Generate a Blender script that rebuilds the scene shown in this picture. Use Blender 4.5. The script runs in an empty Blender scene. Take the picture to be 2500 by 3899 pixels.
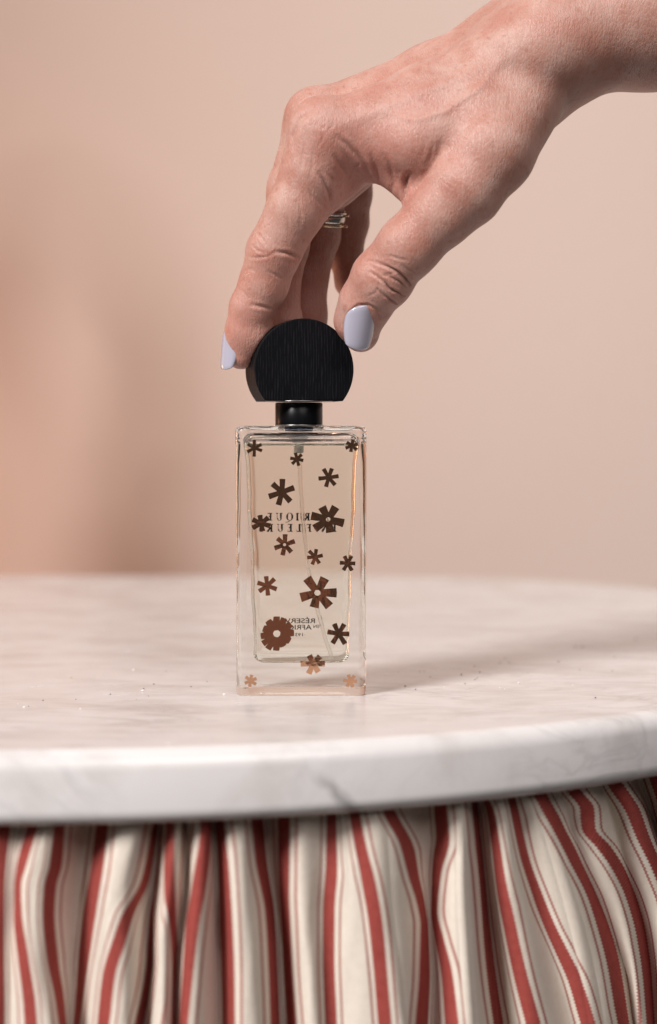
import bpy, bmesh, math, random
import numpy as np
from mathutils import Vector, Matrix
from mathutils.geometry import tessellate_polygon

random.seed(7); rng = np.random.default_rng(7)
S = 0.001                                   # all lengths below are millimetres
scene = bpy.context.scene
col = scene.collection

# ------------------------------------------------------------------ camera
FPX, PW, PH = 7000.0, 2500.0, 3899.0        # focal length in photo pixels
CAMX, CAMY, CAMZ = 9.46, -631.0, 90.5
PITCH = math.atan(299.5 / FPX)
SP, CP = math.sin(PITCH), math.cos(PITCH)
cam_d = bpy.data.cameras.new('camera'); cam = bpy.data.objects.new('camera', cam_d); col.objects.link(cam)
cam.location = (CAMX * S, CAMY * S, CAMZ * S)
cam.rotation_euler = (math.radians(90) - PITCH, 0, 0)
cam_d.sensor_fit = 'VERTICAL'; cam_d.sensor_height = 36.0
cam_d.lens = FPX / PH * 36.0
cam_d.clip_start = 0.01; cam_d.clip_end = 50
cam_d.dof.use_dof = True; cam_d.dof.focus_distance = 0.634; cam_d.dof.aperture_fstop = 6.4
scene.camera = cam

def ray(px, py):
    v = (px - PW / 2) / FPX; w = (PH / 2 - py) / FPX
    return np.array([v, CP + w * SP, -SP + w * CP])
def P(px, py, Y=0.0):                        # photo pixel + depth behind the bottle front (mm) -> mm
    d = ray(px, py); t = (Y - CAMY) / d[1]
    return np.array([CAMX, CAMY, CAMZ]) + d * t

# ------------------------------------------------------------------ light
world = bpy.data.worlds.new('World'); scene.world = world; world.use_nodes = True
bg = world.node_tree.nodes['Background']; bg.inputs[0].default_value = (1.0, 0.91, 0.88, 1); bg.inputs[1].default_value = 0.052

def area(name, frm, to, size, power, color, shape='DISK'):
    l = bpy.data.lights.new(name, 'AREA'); l.shape = shape; l.size = size; l.energy = power; l.color = color
    if shape == 'RECTANGLE': l.size_y = size
    o = bpy.data.objects.new(name, l); col.objects.link(o)
    o.location = Vector(frm)
    o.rotation_euler = (Vector(to) - Vector(frm)).to_track_quat('-Z', 'Y').to_euler()
    return o
def dirv(az, el, dist, c=(0.03, 0.05, 0.10)):      # az degrees left of the camera, seen from the subject
    a, e = math.radians(az), math.radians(el)
    return (c[0] - math.sin(a) * math.cos(e) * dist, c[1] - math.cos(a) * math.cos(e) * dist, c[2] + math.sin(e) * dist)
key = area('window_light', dirv(41, 35, 8.0), (0.03, 0.05, 0.1), 2.3, 930.0, (1.0, 0.955, 0.935))
key.data.cycles.is_caustics_light = True
fill = area('room_light', dirv(-20, 40, 3.0), (0.0, 0.2, 0.0), 2.0, 42.0, (1.0, 0.92, 0.90))

warm = area('warm_fill', (-0.66, 0.36, 0.0), (-0.06, 0.76, 0.04), 0.25, 2.0, (1.0, 0.42, 0.17))  # added fill that tints the shaded left wall orange

scene.view_settings.view_transform = 'Standard'; scene.view_settings.look = 'None'
scene.view_settings.exposure = 0.0; scene.view_settings.gamma = 1.0
scene.render.engine = 'CYCLES'
cy = scene.cycles
cy.max_bounces = 24; cy.transmission_bounces = 20; cy.glossy_bounces = 8; cy.diffuse_bounces = 5; cy.transparent_max_bounces = 12
cy.caustics_refractive = True; cy.caustics_reflective = True; cy.blur_glossy = 0.3
cy.sample_clamp_indirect = 25.0
cy.use_denoising = True
try: cy.denoiser = 'OPENIMAGEDENOISE'
except Exception: pass

# ------------------------------------------------------------------ helpers
def tag(o, label=None, cat=None, group=None, kind=None):
    if label: o['label'] = label
    if cat: o['category'] = cat
    if group: o['group'] = group
    if kind: o['kind'] = kind
    return o
def obj(name, verts, faces, mat, parent=None, smooth=True, mm=True):
    me = bpy.data.meshes.new(name)
    v = np.asarray(verts, dtype=float)
    if mm: v = v * S
    me.from_pydata(v.tolist(), [], [list(map(int, f)) for f in faces])
    if smooth: me.polygons.foreach_set('use_smooth', [True] * len(me.polygons))
    for m in (mat if isinstance(mat, (list, tuple)) else [mat]): me.materials.append(m)
    me.update()
    o = bpy.data.objects.new(name, me); col.objects.link(o)
    if parent: o.parent = parent
    return o
def empty(name, loc=(0, 0, 0)):
    o = bpy.data.objects.new(name, None); col.objects.link(o); o.location = Vector(loc) * S; o.empty_display_size = 0.01
    return o
def fix_normals(o, inward=False):
    bm = bmesh.new(); bm.from_mesh(o.data); bmesh.ops.recalc_face_normals(bm, faces=bm.faces)
    if inward: bmesh.ops.reverse_faces(bm, faces=bm.faces)
    bm.to_mesh(o.data); bm.free(); o.data.update(); return o

class NT:
    def __init__(s, name):
        s.m = bpy.data.materials.new(name); s.m.use_nodes = True
        s.t = s.m.node_tree; s.n = s.t.nodes
        s.out = next(x for x in s.n if x.type == 'OUTPUT_MATERIAL')
        s.b = next(x for x in s.n if x.type == 'BSDF_PRINCIPLED')
    def new(s, typ, **kw):
        x = s.n.new(typ)
        for k, v in kw.items():
            if hasattr(x, k) and not k.startswith('i_'): setattr(x, k, v)
        return x
    def link(s, a, b): s.t.links.new(a, b)
    def set(s, **kw):
        for k, v in kw.items(): s.b.inputs[k.replace('_', ' ')].default_value = v
    def val(s, node, **kw):
        for k, v in kw.items(): node.inputs[k.replace('_', ' ')].default_value = v
        return node
    def coord(s, scale=(1, 1, 1), rot=(0, 0, 0), kind='Object', loc=(0, 0, 0)):
        tc = s.new('ShaderNodeTexCoord'); mp = s.new('ShaderNodeMapping')
        mp.inputs['Scale'].default_value = scale; mp.inputs['Rotation'].default_value = rot; mp.inputs['Location'].default_value = loc
        s.link(tc.outputs[kind], mp.inputs[0]); return mp.outputs[0]
    def noise(s, vec, scale, detail=4, rough=.5, dist=0.0):
        n = s.new('ShaderNodeTexNoise'); s.link(vec, n.inputs['Vector'])
        n.inputs['Scale'].default_value = scale; n.inputs['Detail'].default_value = detail
        n.inputs['Roughness'].default_value = rough; n.inputs['Distortion'].default_value = dist
        return n.outputs['Fac']
    def ramp(s, fac, stops, interp='LINEAR'):
        r = s.new('ShaderNodeValToRGB'); s.link(fac, r.inputs[0]); r.color_ramp.interpolation = interp
        e = r.color_ramp.elements
        while len(e) < len(stops): e.new(.5)
        for i, (p, c) in enumerate(stops):
            e[i].position = p; e[i].color = (c, c, c, 1) if isinstance(c, (int, float)) else (*c, 1)
        return r.outputs[0]
    def mix(s, fac, a, b, blend='MIX'):
        m = s.new('ShaderNodeMix', data_type='RGBA', blend_type=blend)
        for i, v in ((0, fac), (6, a), (7, b)):
            if isinstance(v, (int, float)): m.inputs[i].default_value = v
            elif isinstance(v, tuple): m.inputs[i].default_value = (*v, 1) if len(v) == 3 else v
            else: s.link(v, m.inputs[i])
        return m.outputs[2]
    def math(s, op, a, b=None, c=None, clamp=False):
        m = s.new('ShaderNodeMath', operation=op, use_clamp=clamp)
        for i, v in enumerate((a, b, c)):
            if v is None: continue
            if isinstance(v, (int, float)): m.inputs[i].default_value = v
            else: s.link(v, m.inputs[i])
        return m.outputs[0]
    def bump(s, h, strength, dist, normal=None):
        b = s.new('ShaderNodeBump'); b.inputs['Strength'].default_value = strength; b.inputs['Distance'].default_value = dist
        s.link(h, b.inputs['Height'])
        if normal is not None: s.link(normal, b.inputs['Normal'])
        return b.outputs[0]

def simple(name, color, rough=.5, metal=0.0, **kw):
    t = NT(name); t.set(Base_Color=(*color, 1), Roughness=rough, Metallic=metal, **kw)
    return t.m
def glass(name, ior, color=(1, 1, 1), rough=0.0, wav=0.0):
    t = NT(name); t.n.remove(t.b)
    g = t.new('ShaderNodeBsdfGlass'); g.inputs['Color'].default_value = (*color, 1)
    g.inputs['IOR'].default_value = ior; g.inputs['Roughness'].default_value = rough
    if wav:
        n = t.noise(t.coord((1, 1, 0.35)), 120, 1)
        t.link(t.bump(n, wav, 0.002), g.inputs['Normal'])
    t.link(g.outputs[0], t.out.inputs['Surface']); return t.m

# ------------------------------------------------------------------ materials
def mat_wall():
    t = NT('pink_plaster')
    c = t.coord()
    n = t.noise(c, 3.0, 3); n2 = t.noise(c, 60, 4)
    t.link(t.mix(n, (0.535, 0.422, 0.36), (0.56, 0.444, 0.388)), t.b.inputs['Base Color'])
    t.set(Roughness=.85); t.link(t.bump(n2, .12, .002), t.b.inputs['Normal']); return t.m
def mat_marble():
    t = NT('white_marble')
    c = t.coord((1, 1, 1), (0.3, 0.2, 0.5))
    big = t.noise(c, 6, 5, .55, .8)
    w = t.new('ShaderNodeTexNoise'); t.link(t.coord((1, 2.2, 1.6), (0, 0, .55)), w.inputs['Vector'])
    t.val(w, Scale=16, Detail=7, Roughness=.62, Distortion=1.3)
    v = t.math('ABSOLUTE', t.math('SUBTRACT', w.outputs['Fac'], .5))
    vein = t.ramp(v, [(0.0, 1.0), (.018, .55), (.07, 0.0)])
    vein = t.math('MULTIPLY', vein, t.ramp(big, [(.42, 0.0), (.62, 1.0)]))
    soft = t.noise(t.coord((.8, 1.5, 1), (0, 0, .45)), 26, 5, .6, .5)
    patch = t.ramp(soft, [(.48, 0.0), (.72, 1.0)])
    b = t.mix(big, (0.63, 0.605, 0.59), (0.74, 0.73, 0.73))
    b = t.mix(t.math('MULTIPLY', patch, .66), b, (0.46, 0.415, 0.39))
    b = t.mix(t.math('MULTIPLY', vein, .5), b, (0.36, 0.345, 0.34))
    # the one dark vein that breaks out on the front edge
    geo = t.new('ShaderNodeNewGeometry'); sp = t.new('ShaderNodeSeparateXYZ'); t.link(geo.outputs['Position'], sp.inputs[0])
    wob = t.math('MULTIPLY', t.math('SUBTRACT', t.noise(t.coord(), 130, 3), .5), .006)
    lin = t.math('ADD', t.math('ADD', sp.outputs[0], t.math('MULTIPLY', sp.outputs[2], .85)), wob)
    dd = t.math('ABSOLUTE', t.math('SUBTRACT', lin, -.0006))
    m1 = t.ramp(t.math('MULTIPLY', dd, 200.0), [(0.0, 1.0), (.75, 0.0)])
    m2 = t.ramp(t.math('MULTIPLY', t.math('ADD', sp.outputs[2], .024), 50), [(.0, 1.0), (.55, .8), (.85, 0.0)])
    m3 = t.math('LESS_THAN', sp.outputs[1], 0.0)
    b = t.mix(t.math('MULTIPLY', t.math('MULTIPLY', m1, m2), t.math('MULTIPLY', m3, .8)), b, (0.22, 0.21, 0.21))
    t.link(b, t.b.inputs['Base Color'])
    t.set(Roughness=.2, Specular_IOR_Level=.42)
    t.link(t.ramp(t.noise(c, 40, 4), [(.3, .15), (.8, .30)]), t.b.inputs['Roughness'])
    return t.m
def mat_ticking():
    t = NT('striped_ticking')
    uv = t.new('ShaderNodeUVMap'); uv.uv_map = 'cloth'
    sp = t.new('ShaderNodeSeparateXYZ'); t.link(uv.outputs[0], sp.inputs[0])
    u, v = sp.outputs[0], sp.outputs[1]
    # tooth of the weave along the stripe edges
    tooth = t.math('MULTIPLY', t.math('SUBTRACT', t.math('PINGPONG', t.math('MULTIPLY', v, 1.0), .5), .25), .045)
    uu = t.math('ADD', u, tooth)
    fr = t.math('ABSOLUTE', t.math('SUBTRACT', t.math('FRACT', t.math('ADD', uu, .5)), .5))   # 0 at the stripe centre
    def band(c, h, soft=.008):
        d = t.math('ABSOLUTE', t.math('SUBTRACT', fr, c))
        m = t.new('ShaderNodeMapRange'); t.link(d, m.inputs[0])
        m.inputs[1].default_value = h + soft; m.inputs[2].default_value = h - soft
        m.inputs[3].default_value = 0; m.inputs[4].default_value = 1
        return m.outputs[0]
    red = t.math('MAXIMUM', band(0.0, .108), t.math('MULTIPLY', band(.205, .020), .85))
    nz = t.noise(t.coord(), 420, 3)
    cream = t.mix(nz, (0.69, 0.612, 0.515), (0.78, 0.712, 0.625)); rd = t.mix(nz, (0.27, 0.046, 0.038), (0.37, 0.082, 0.068))
    t.link(t.mix(red, cream, rd), t.b.inputs['Base Color'])
    t.set(Roughness=.9, Specular_IOR_Level=.15)
    tw = t.math('SINE', t.math('ADD', t.math('MULTIPLY', u, 110), t.math('MULTIPLY', v, 9.0)))
    h = t.math('ADD', t.math('MULTIPLY', tw, .5), nz)
    t.link(t.bump(h, .35, .0004), t.b.inputs['Normal'])
    return t.m
def mat_skin():
    t = NT('skin')
    c = t.coord()
    at = t.new('ShaderNodeAttribute'); at.attribute_name = 'flush'
    n1 = t.noise(c, 95, 5, .6); n2 = t.noise(c, 420, 3, .6); n3 = t.noise(c, 38, 3)
    wv_ = t.noise(t.coord((1.6, .7, .30), (0, .35, 0)), 620, 3, .6, .5)
    b = t.mix(t.ramp(n1, [(.35, 0.0), (.68, 1.0)]), (0.43, 0.212, 0.163), (0.515, 0.332, 0.278))
    fr = t.ramp(n2, [(.58, 0.0), (.68, 1.0)])
    b = t.mix(t.math('MULTIPLY', fr, .46), b, (0.33, 0.13, 0.09))
    b = t.mix(t.math('MULTIPLY', t.ramp(n3, [(.42, 0.0), (.66, 1.0)]), .34), b, (0.40, 0.18, 0.135))
    b = t.mix(t.math('MULTIPLY', at.outputs['Fac'], .62), b, (0.43, 0.165, 0.13))
    b = t.mix(t.ramp(wv_, [(.28, .30), (.46, 0.0)]), b, (0.33, 0.12, 0.085))
    t.link(b, t.b.inputs['Base Color'])
    t.set(Roughness=.48, Specular_IOR_Level=.48, Subsurface_Weight=.3, Subsurface_Scale=.003)
    t.b.inputs['Subsurface Radius'].default_value = (1.0, .28, .15)
    t.link(t.ramp(n1, [(.3, .42), (.7, .56)]), t.b.inputs['Roughness'])
    # fine skin lines: stretched cells across the hand, plus pores
    vo = t.new('ShaderNodeTexVoronoi', feature='DISTANCE_TO_EDGE'); t.link(t.coord((1.35, .8, .42), (0, .45, 0)), vo.inputs['Vector']); vo.inputs['Scale'].default_value = 1150
    l1 = t.ramp(vo.outputs['Distance'], [(0.0, 0.0), (.22, 1.0)])
    wv = t.noise(t.coord((1.6, .7, .28), (0, .35, 0)), 800, 3, .55, .4)
    h = t.math('ADD', t.math('MULTIPLY', l1, .45), t.math('MULTIPLY', wv, 1.5))
    h = t.math('ADD', h, t.math('MULTIPLY', n1, .9))
    t.link(t.bump(h, .5, .00032), t.b.inputs['Normal'])
    return t.m
def mat_wood():
    t = NT('black_stained_wood')
    w = t.new('ShaderNodeTexWave', wave_type='BANDS', bands_direction='X'); t.link(t.coord((1, .15, .16), (0, .05, 0)), w.inputs['Vector'])
    t.val(w, Scale=330, Distortion=5.0, Detail=3, Detail_Scale=1.6, Detail_Roughness=.6)
    brk = t.noise(t.coord((1, 1, .14)), 1500, 3, .6)
    lines = t.math('MULTIPLY', t.ramp(w.outputs['Fac'], [(.55, 0.0), (.95, 1.0)]), t.ramp(brk, [(.38, 0.0), (.6, 1.0)]))
    t.link(t.mix(lines, (0.003, 0.003, 0.004), (0.011, 0.011, 0.014)), t.b.inputs['Base Color'])
    t.set(Roughness=.55, Specular_IOR_Level=.08)
    t.link(t.bump(lines, .3, .0002), t.b.inputs['Normal']); return t.m

M = dict(
    wall=mat_wall(), marble=mat_marble(), cloth=mat_ticking(), skin=mat_skin(), wood=mat_wood(),
    glass=glass('clear_glass', 1.5, (.985, .985, .975), wav=.03),
    liquid=glass('perfume_wall', 1.36 / 1.5, (.984, .984, .952), wav=.05), surf=glass('perfume_surface', 1.36, (.985, .98, .95)),
    air=glass('glass_inside', 1 / 1.5, (1, 1, 1)), tube=glass('clear_tube', 1.075, (.97, .97, .965)),
    ink=simple('black_ink', (.006, .006, .008), .5), black=simple('black_lacquer', (.003, .003, .004), .3, Specular_IOR_Level=.18),
    blue=simple('blue_gasket', (.02, .06, .16), .35), steel=simple('crimp_metal', (.34, .33, .32), .3, 1.0),
    grey=simple('pump_plastic', (.62, .60, .57), .4), gold=simple('ring_gold', (.72, .58, .40), .16, 1.0),
    silver=simple('ring_silver', (.66, .62, .57), .18, 1.0),
    apron=simple('dark_apron', (.05, .035, .03), .8),
)
def mat_foil():
    t = NT('copper_foil'); t.set(Base_Color=(.90, .52, .32, 1), Metallic=1.0, Roughness=.06)
    tr = t.new('ShaderNodeBsdfTransparent'); mx = t.new('ShaderNodeMixShader'); mx.inputs[0].default_value = .93
    t.link(tr.outputs[0], mx.inputs[1]); t.link(t.b.outputs[0], mx.inputs[2]); t.link(mx.outputs[0], t.out.inputs['Surface'])
    t.link(t.bump(t.noise(t.coord(), 260, 2), .06, .001), t.b.inputs['Normal']); return t.m
def mat_nail():
    t = NT('lilac_polish'); t.set(Base_Color=(.40, .39, .47, 1), Roughness=.13, Specular_IOR_Level=.5, Coat_Weight=.6, Coat_Roughness=.05)
    return t.m
M['foil'] = mat_foil(); M['nail'] = mat_nail()

# ------------------------------------------------------------------ wall
WALLY = 760.0
wall = obj('wall', [(-2500, WALLY, -750), (2500, WALLY, -750), (2500, WALLY, 2300), (-2500, WALLY, 2300),
                    (-2500, WALLY + 80, -750), (2500, WALLY + 80, -750), (2500, WALLY + 80, 2300), (-2500, WALLY + 80, 2300)],
           [(0, 1, 2, 3), (5, 4, 7, 6), (3, 2, 6, 7), (1, 0, 4, 5), (0, 3, 7, 4), (2, 1, 5, 6)], M['wall'], smooth=False)
tag(wall, 'plain pink beige plaster wall behind the table', kind='structure'); fix_normals(wall)

# ------------------------------------------------------------------ marble table
TC = np.array([-92.0, 214.0]); TR = 327.0; TH = 22.0
def lathe(profile, n, center):
    v = []; f = []
    m = len(profile)
    for i in range(n):
        a = 2 * math.pi * i / n
        for r, z in profile: v.append((center[0] + r * math.cos(a), center[1] + r * math.sin(a), z))
    for i in range(n):
        j = (i + 1) % n
        for k in range(m - 1):
            f.append((i * m + k, j * m + k, j * m + k + 1, i * m + k + 1))
    return v, f
table = empty('marble_table', (TC[0], TC[1], -720)); tag(table, 'rounded white marble table top with grey veins and thick edge', 'table')
prof = [(0.001, 0)] + [(TR * q, 0) for q in (.3, .6, .8, .9, .95, .97)] + [(TR - 6.3, 0)]
for a in np.linspace(90, 0, 9): prof.append((TR - 6 + 6 * math.cos(math.radians(a)), -6 + 6 * math.sin(math.radians(a))))
for a in np.linspace(0, -90, 8): prof.append((TR - 5 + 5 * math.cos(math.radians(a)), -TH + 5 + 5 * math.sin(math.radians(a))))
prof += [(TR - 7, -TH), (0.001, -TH)]
tv, tf = lathe(prof, 360, (0, 0))
def back(x, y):                              # the back of the top is flatter than a full circle
    r_ = math.hypot(x, y); k_ = .15 * (2 * x * y / max(r_ * r_, 1e-6)) ** 2 * (r_ / TR) ** 2 if y > 0 else 0.0
    return x * (1 + k_), y * (1 + k_)
tv = [(*back(x, y), z) for x, y, z in tv]
top = obj('table_top', [(x, y, z + 720) for x, y, z in tv], tf, M['marble'], table); fix_normals(top)
top.cycles.is_caustics_receiver = True
av, af = lathe([(TR - 60, -TH - .5), (TR - 60, -120), (TR - 75, -120), (TR - 75, -TH - .5), (TR - 60, -TH - .5)], 96, (0, 0))
apron = obj('apron', [(x, y, z + 720) for x, y, z in av], af, M['apron'], table); fix_normals(apron)
for k in range(4):
    a = math.radians(45 + 90 * k); cx, cy_ = (TR - 85) * math.cos(a), (TR - 85) * math.sin(a)
    lv, lf = lathe([(13, 0), (16, 40), (19, 600), (22, 697)], 16, (cx, cy_)); obj('leg', lv, lf, M['apron'], table)

# ------------------------------------------------------------------ gathered skirt under the table
def pchip(xk, yk, x):
    xk = np.asarray(xk, float); yk = np.asarray(yk, float); h = np.diff(xk); dl = np.diff(yk) / h
    d = np.zeros_like(yk)
    for i in range(1, len(xk) - 1):
        if dl[i - 1] * dl[i] > 0:
            w1 = 2 * h[i] + h[i - 1]; w2 = h[i] + 2 * h[i - 1]; d[i] = (w1 + w2) / (w1 / dl[i - 1] + w2 / dl[i])
    d[0], d[-1] = dl[0], dl[-1]
    x = np.asarray(x, float); i = np.clip(np.searchsorted(xk, x) - 1, 0, len(xk) - 2)
    t = (x - xk[i]) / h[i]
    lo = x < xk[0]; hi = x > xk[-1]
    r = ((1 + 2 * t) * (1 - t) ** 2 * yk[i] + t * (1 - t) ** 2 * h[i] * d[i] + t * t * (3 - 2 * t) * yk[i + 1] + t * t * (t - 1) * h[i] * d[i + 1])
    r = np.where(lo, yk[0] + (x - xk[0]) * d[0], r); r = np.where(hi, yk[-1] + (x - xk[-1]) * d[-1], r)
    return r
# run of every woven stripe down the cloth: (x, y) as seen in the photograph, left to right
STR = [
    [(-330, 3100), (-340, 3500), (-360, 3900)],
    [(-160, 3100), (-170, 3500), (-190, 3900)],
    [(15, 3140), (4, 3270), (-4, 3500), (-12, 3899)],
    [(130, 3140), (84, 3290), (66, 3374), (70, 3480), (92, 3650), (116, 3817), (122, 3899)],
    [(218, 3140), (205, 3290), (184, 3374), (177, 3480), (190, 3648), (219, 3796), (234, 3899)],
    [(396, 3140), (375, 3311), (346, 3480), (326, 3648), (292, 3899)],
    [(592, 3140), (549, 3353), (485, 3480), (443, 3606), (415, 3712), (396, 3899)],
    [(620, 3140), (600, 3353), (580, 3480), (574, 3648), (556, 3780), (528, 3899)],
    [(645, 3140), (638, 3303), (646, 3472), (658, 3599), (662, 3700), (664, 3899)],
    [(786, 3140), (781, 3219), (756, 3388), (731, 3514), (714, 3683), (697, 3894)],
    [(838, 3140), (853, 3303), (866, 3514), (874, 3725), (876, 3894)],
    [(975, 3140), (990, 3282), (1024, 3472), (1036, 3683), (1044, 3894)],
    [(1085, 3140), (1085, 3388), (1090, 3514), (1098, 3700), (1112, 3894)],
    [(1264, 3127), (1262, 3295), (1251, 3464), (1250, 3633), (1258, 3886)],
    [(1352, 3127), (1373, 3232), (1403, 3359), (1428, 3506), (1445, 3675), (1462, 3886)],
    [(1490, 3118), (1538, 3211), (1571, 3338), (1601, 3443), (1614, 3527), (1612, 3700), (1600, 3886)],
    [(1683, 3105), (1690, 3190), (1662, 3330), (1651, 3464), (1673, 3570), (1702, 3696), (1723, 3886)],
    [(1812, 3090), (1838, 3350), (1858, 3600), (1876, 3760), (1896, 3899)],
    [(1855, 3050), (1867, 3077), (1888, 3203), (1909, 3372), (1943, 3541), (1981, 3710), (2031, 3899)],
    [(1945, 3050), (1965, 3150), (1993, 3266), (2040, 3393), (2091, 3520), (2141, 3625), (2188, 3731), (2232, 3878)],
    [(2052, 3030), (2124, 3161), (2188, 3288), (2251, 3414), (2293, 3541), (2327, 3667), (2365, 3878)],
    [(2188, 3016), (2230, 3077), (2238, 3153), (2293, 3224), (2348, 3309), (2399, 3414), (2441, 3562), (2462, 3710), (2474, 3886)],
    [(2350, 3000), (2399, 3077), (2441, 3182), (2500, 3309), (2560, 3480), (2600, 3886)],
    [(2500, 2960), (2540, 3077), (2570, 3250), (2640, 3480), (2690, 3886)],
    [(2650, 2930), (2690, 3100), (2760, 3400), (2830, 3886)],
    [(2800, 2900), (2850, 3100), (2920, 3400), (3000, 3886)],
]
# ridges (0) and valleys (depth in mm): run down the cloth
FOLD = [
    ([(-300, 3100), (-300, 3900)], 0), ([(-150, 3100), (-150, 3900)], 12),
    ([(-30, 3140), (-40, 3899)], 2), ([(62, 3140), (60, 3374), (45, 3600), (40, 3899)], 6), ([(165, 3140), (110, 3400), (110, 3650), (170, 3899)], 0),
    ([(330, 3140), (300, 3480), (290, 3700), (275, 3899)], 17), ([(500, 3140), (440, 3400), (450, 3700), (460, 3899)], 0),
    ([(608, 3140), (592, 3350), (578, 3500), (578, 3650), (560, 3780), (540, 3899)], 16), ([(668, 3140), (640, 3400), (618, 3600), (620, 3899)], 3),
    ([(700, 3140), (712, 3350), (684, 3560), (670, 3700), (666, 3899)], 13), ([(772, 3140), (755, 3400), (735, 3600), (720, 3899)], 0),
    ([(812, 3140), (826, 3400), (832, 3600), (836, 3899)], 14), ([(895, 3140), (905, 3400), (925, 3650), (940, 3899)], 0),
    ([(1005, 3140), (1040, 3400), (1072, 3650), (1080, 3899)], 18), ([(1150, 3140), (1155, 3450), (1180, 3700), (1195, 3899)], 4),
    ([(1232, 3120), (1225, 3350), (1225, 3600), (1235, 3899)], 8), ([(1420, 3120), (1440, 3400), (1490, 3700), (1520, 3899)], -2),
    ([(1628, 3110), (1640, 3300), (1634, 3500), (1640, 3700), (1630, 3899)], 15), ([(1752, 3100), (1758, 3400), (1775, 3700), (1790, 3899)], -1),
    ([(1815, 3090), (1838, 3350), (1862, 3600), (1890, 3899)], 16), ([(1905, 3070), (1940, 3350), (1990, 3600), (2050, 3899)], 2),
    ([(1948, 3060), (1985, 3230), (2050, 3500), (2110, 3700), (2165, 3899)], 8), ([(2045, 3050), (2130, 3300), (2200, 3550), (2262, 3899)], -1),
    ([(2105, 3030), (2215, 3300), (2330, 3560), (2400, 3760), (2420, 3899)], 9), ([(2215, 3020), (2290, 3260), (2390, 3560), (2440, 3899)], 2),
    ([(2290, 3010), (2370, 3290), (2450, 3600), (2480, 3899)], 11), ([(2360, 2990), (2440, 3200), (2530, 3500), (2560, 3899)], 2),
    ([(2425, 2980), (2495, 3150), (2600, 3500), (2620, 3899)], 22), ([(2560, 2960), (2640, 3200), (2720, 3899)], 0),
    ([(2700, 2900), (2800, 3899)], 14), ([(2850, 2900), (2950, 3899)], 0),
]
def skirt():
    rows = np.arange(2880, 4300, 9.0)
    nU = 1150
    us = np.linspace(0, len(STR) - 1, nU)
    kx = np.array([pchip([p[1] for p in s], [p[0] for p in s], np.clip(rows, s[0][1] - 60, s[-1][1] + 200)) for s in STR])   # (stripe,row)
    fx = np.array([pchip([p[1] for p in s], [p[0] for p in s], np.clip(rows, s[0][1] - 60, s[-1][1] + 200)) for s, _ in FOLD])
    fd = np.array([d for _, d in FOLD], float)
    RS = TR - 8.0
    V = []; UV = []
    C0 = np.array([CAMX, CAMY, CAMZ]); arc = 0.0
    for r, y in enumerate(rows):
        k = np.maximum.accumulate(kx[:, r] + np.arange(len(STR)) * 1e-3); k = k + np.arange(len(STR)) * 1e-2
        gp = np.diff(k); gl = np.concatenate([[gp[0]], gp]); gr = np.concatenate([gp, [gp[-1]]])
        n_ = np.arange(len(STR)); dl_ = np.minimum(54.0, .39 * gl); dr_ = np.minimum(54.0, .39 * gr)
        ku = np.stack([n_ - .25, n_, n_ + .25], 1).ravel(); kk = np.stack([k - dl_, k, k + dr_], 1).ravel()
        xs = pchip(ku, kk, us)
        f = np.maximum.accumulate(fx[:, r]) + np.arange(len(FOLD)) * 1e-2
        dep = pchip(f, fd, np.clip(xs, f[0], f[-1]))
        gather = np.clip((y - 2950) / 500.0, 0, 1)
        nd = np.clip(dep, 0, None) / 18.0; dep = np.where(dep > 0, 18.0 * nd ** 1.5 * 1.08, dep)
        dep = dep * (0.62 + .38 * gather)
        dep = dep + .12 * np.sin(us * 9.1 + y * .006) * np.sin(y * .011 + us * 2.3)
        v = (xs - PW / 2) / FPX; w = (PH / 2 - y) / FPX
        dx, dy, dz = v, np.full_like(v, CP + w * SP), np.full_like(v, -SP + w * CP)
        ox, oy = CAMX - TC[0], CAMY - TC[1]
        a = dx * dx + dy * dy; b = ox * dx + oy * dy; c = ox * ox + oy * oy - (RS - dep) ** 2
        disc = b * b - a * c
        t = np.where(disc > 0, (-b - np.sqrt(np.maximum(disc, 0))) / a, -b / a)
        X, Y, Z = CAMX + dx * t, CAMY + dy * t, CAMZ + dz * t
        rx, ry = X - TC[0], Y - TC[1]; L = np.hypot(rx, ry)
        Z = np.minimum(Z, -TH - .6)
        V.append(np.stack([X, Y, Z], 1)); UV.append(np.stack([us, np.full_like(us, y / 13.0)], 1))
    V = np.concatenate(V); UV = np.concatenate(UV); R = len(rows)
    i = np.arange(R - 1)[:, None] * nU + np.arange(nU - 1)[None, :]
    F = np.stack([i, i + nU, i + nU + 1, i + 1], -1).reshape(-1, 4)
    o = obj('table_skirt', V, F, M['cloth'])
    uvl = o.data.uv_layers.new(name='cloth')
    li = np.empty(len(o.data.loops), dtype=np.int32); o.data.loops.foreach_get('vertex_index', li)
    uvl.data.foreach_set('uv', UV[li].astype(np.float32).ravel())
    so = o.modifiers.new('thick', 'SOLIDIFY'); so.thickness = 0.0006; so.offset = 1
    tag(o, 'gathered cream cloth with red ticking stripes hanging below the marble top', 'table skirt')
    return o
skirt()

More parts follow.
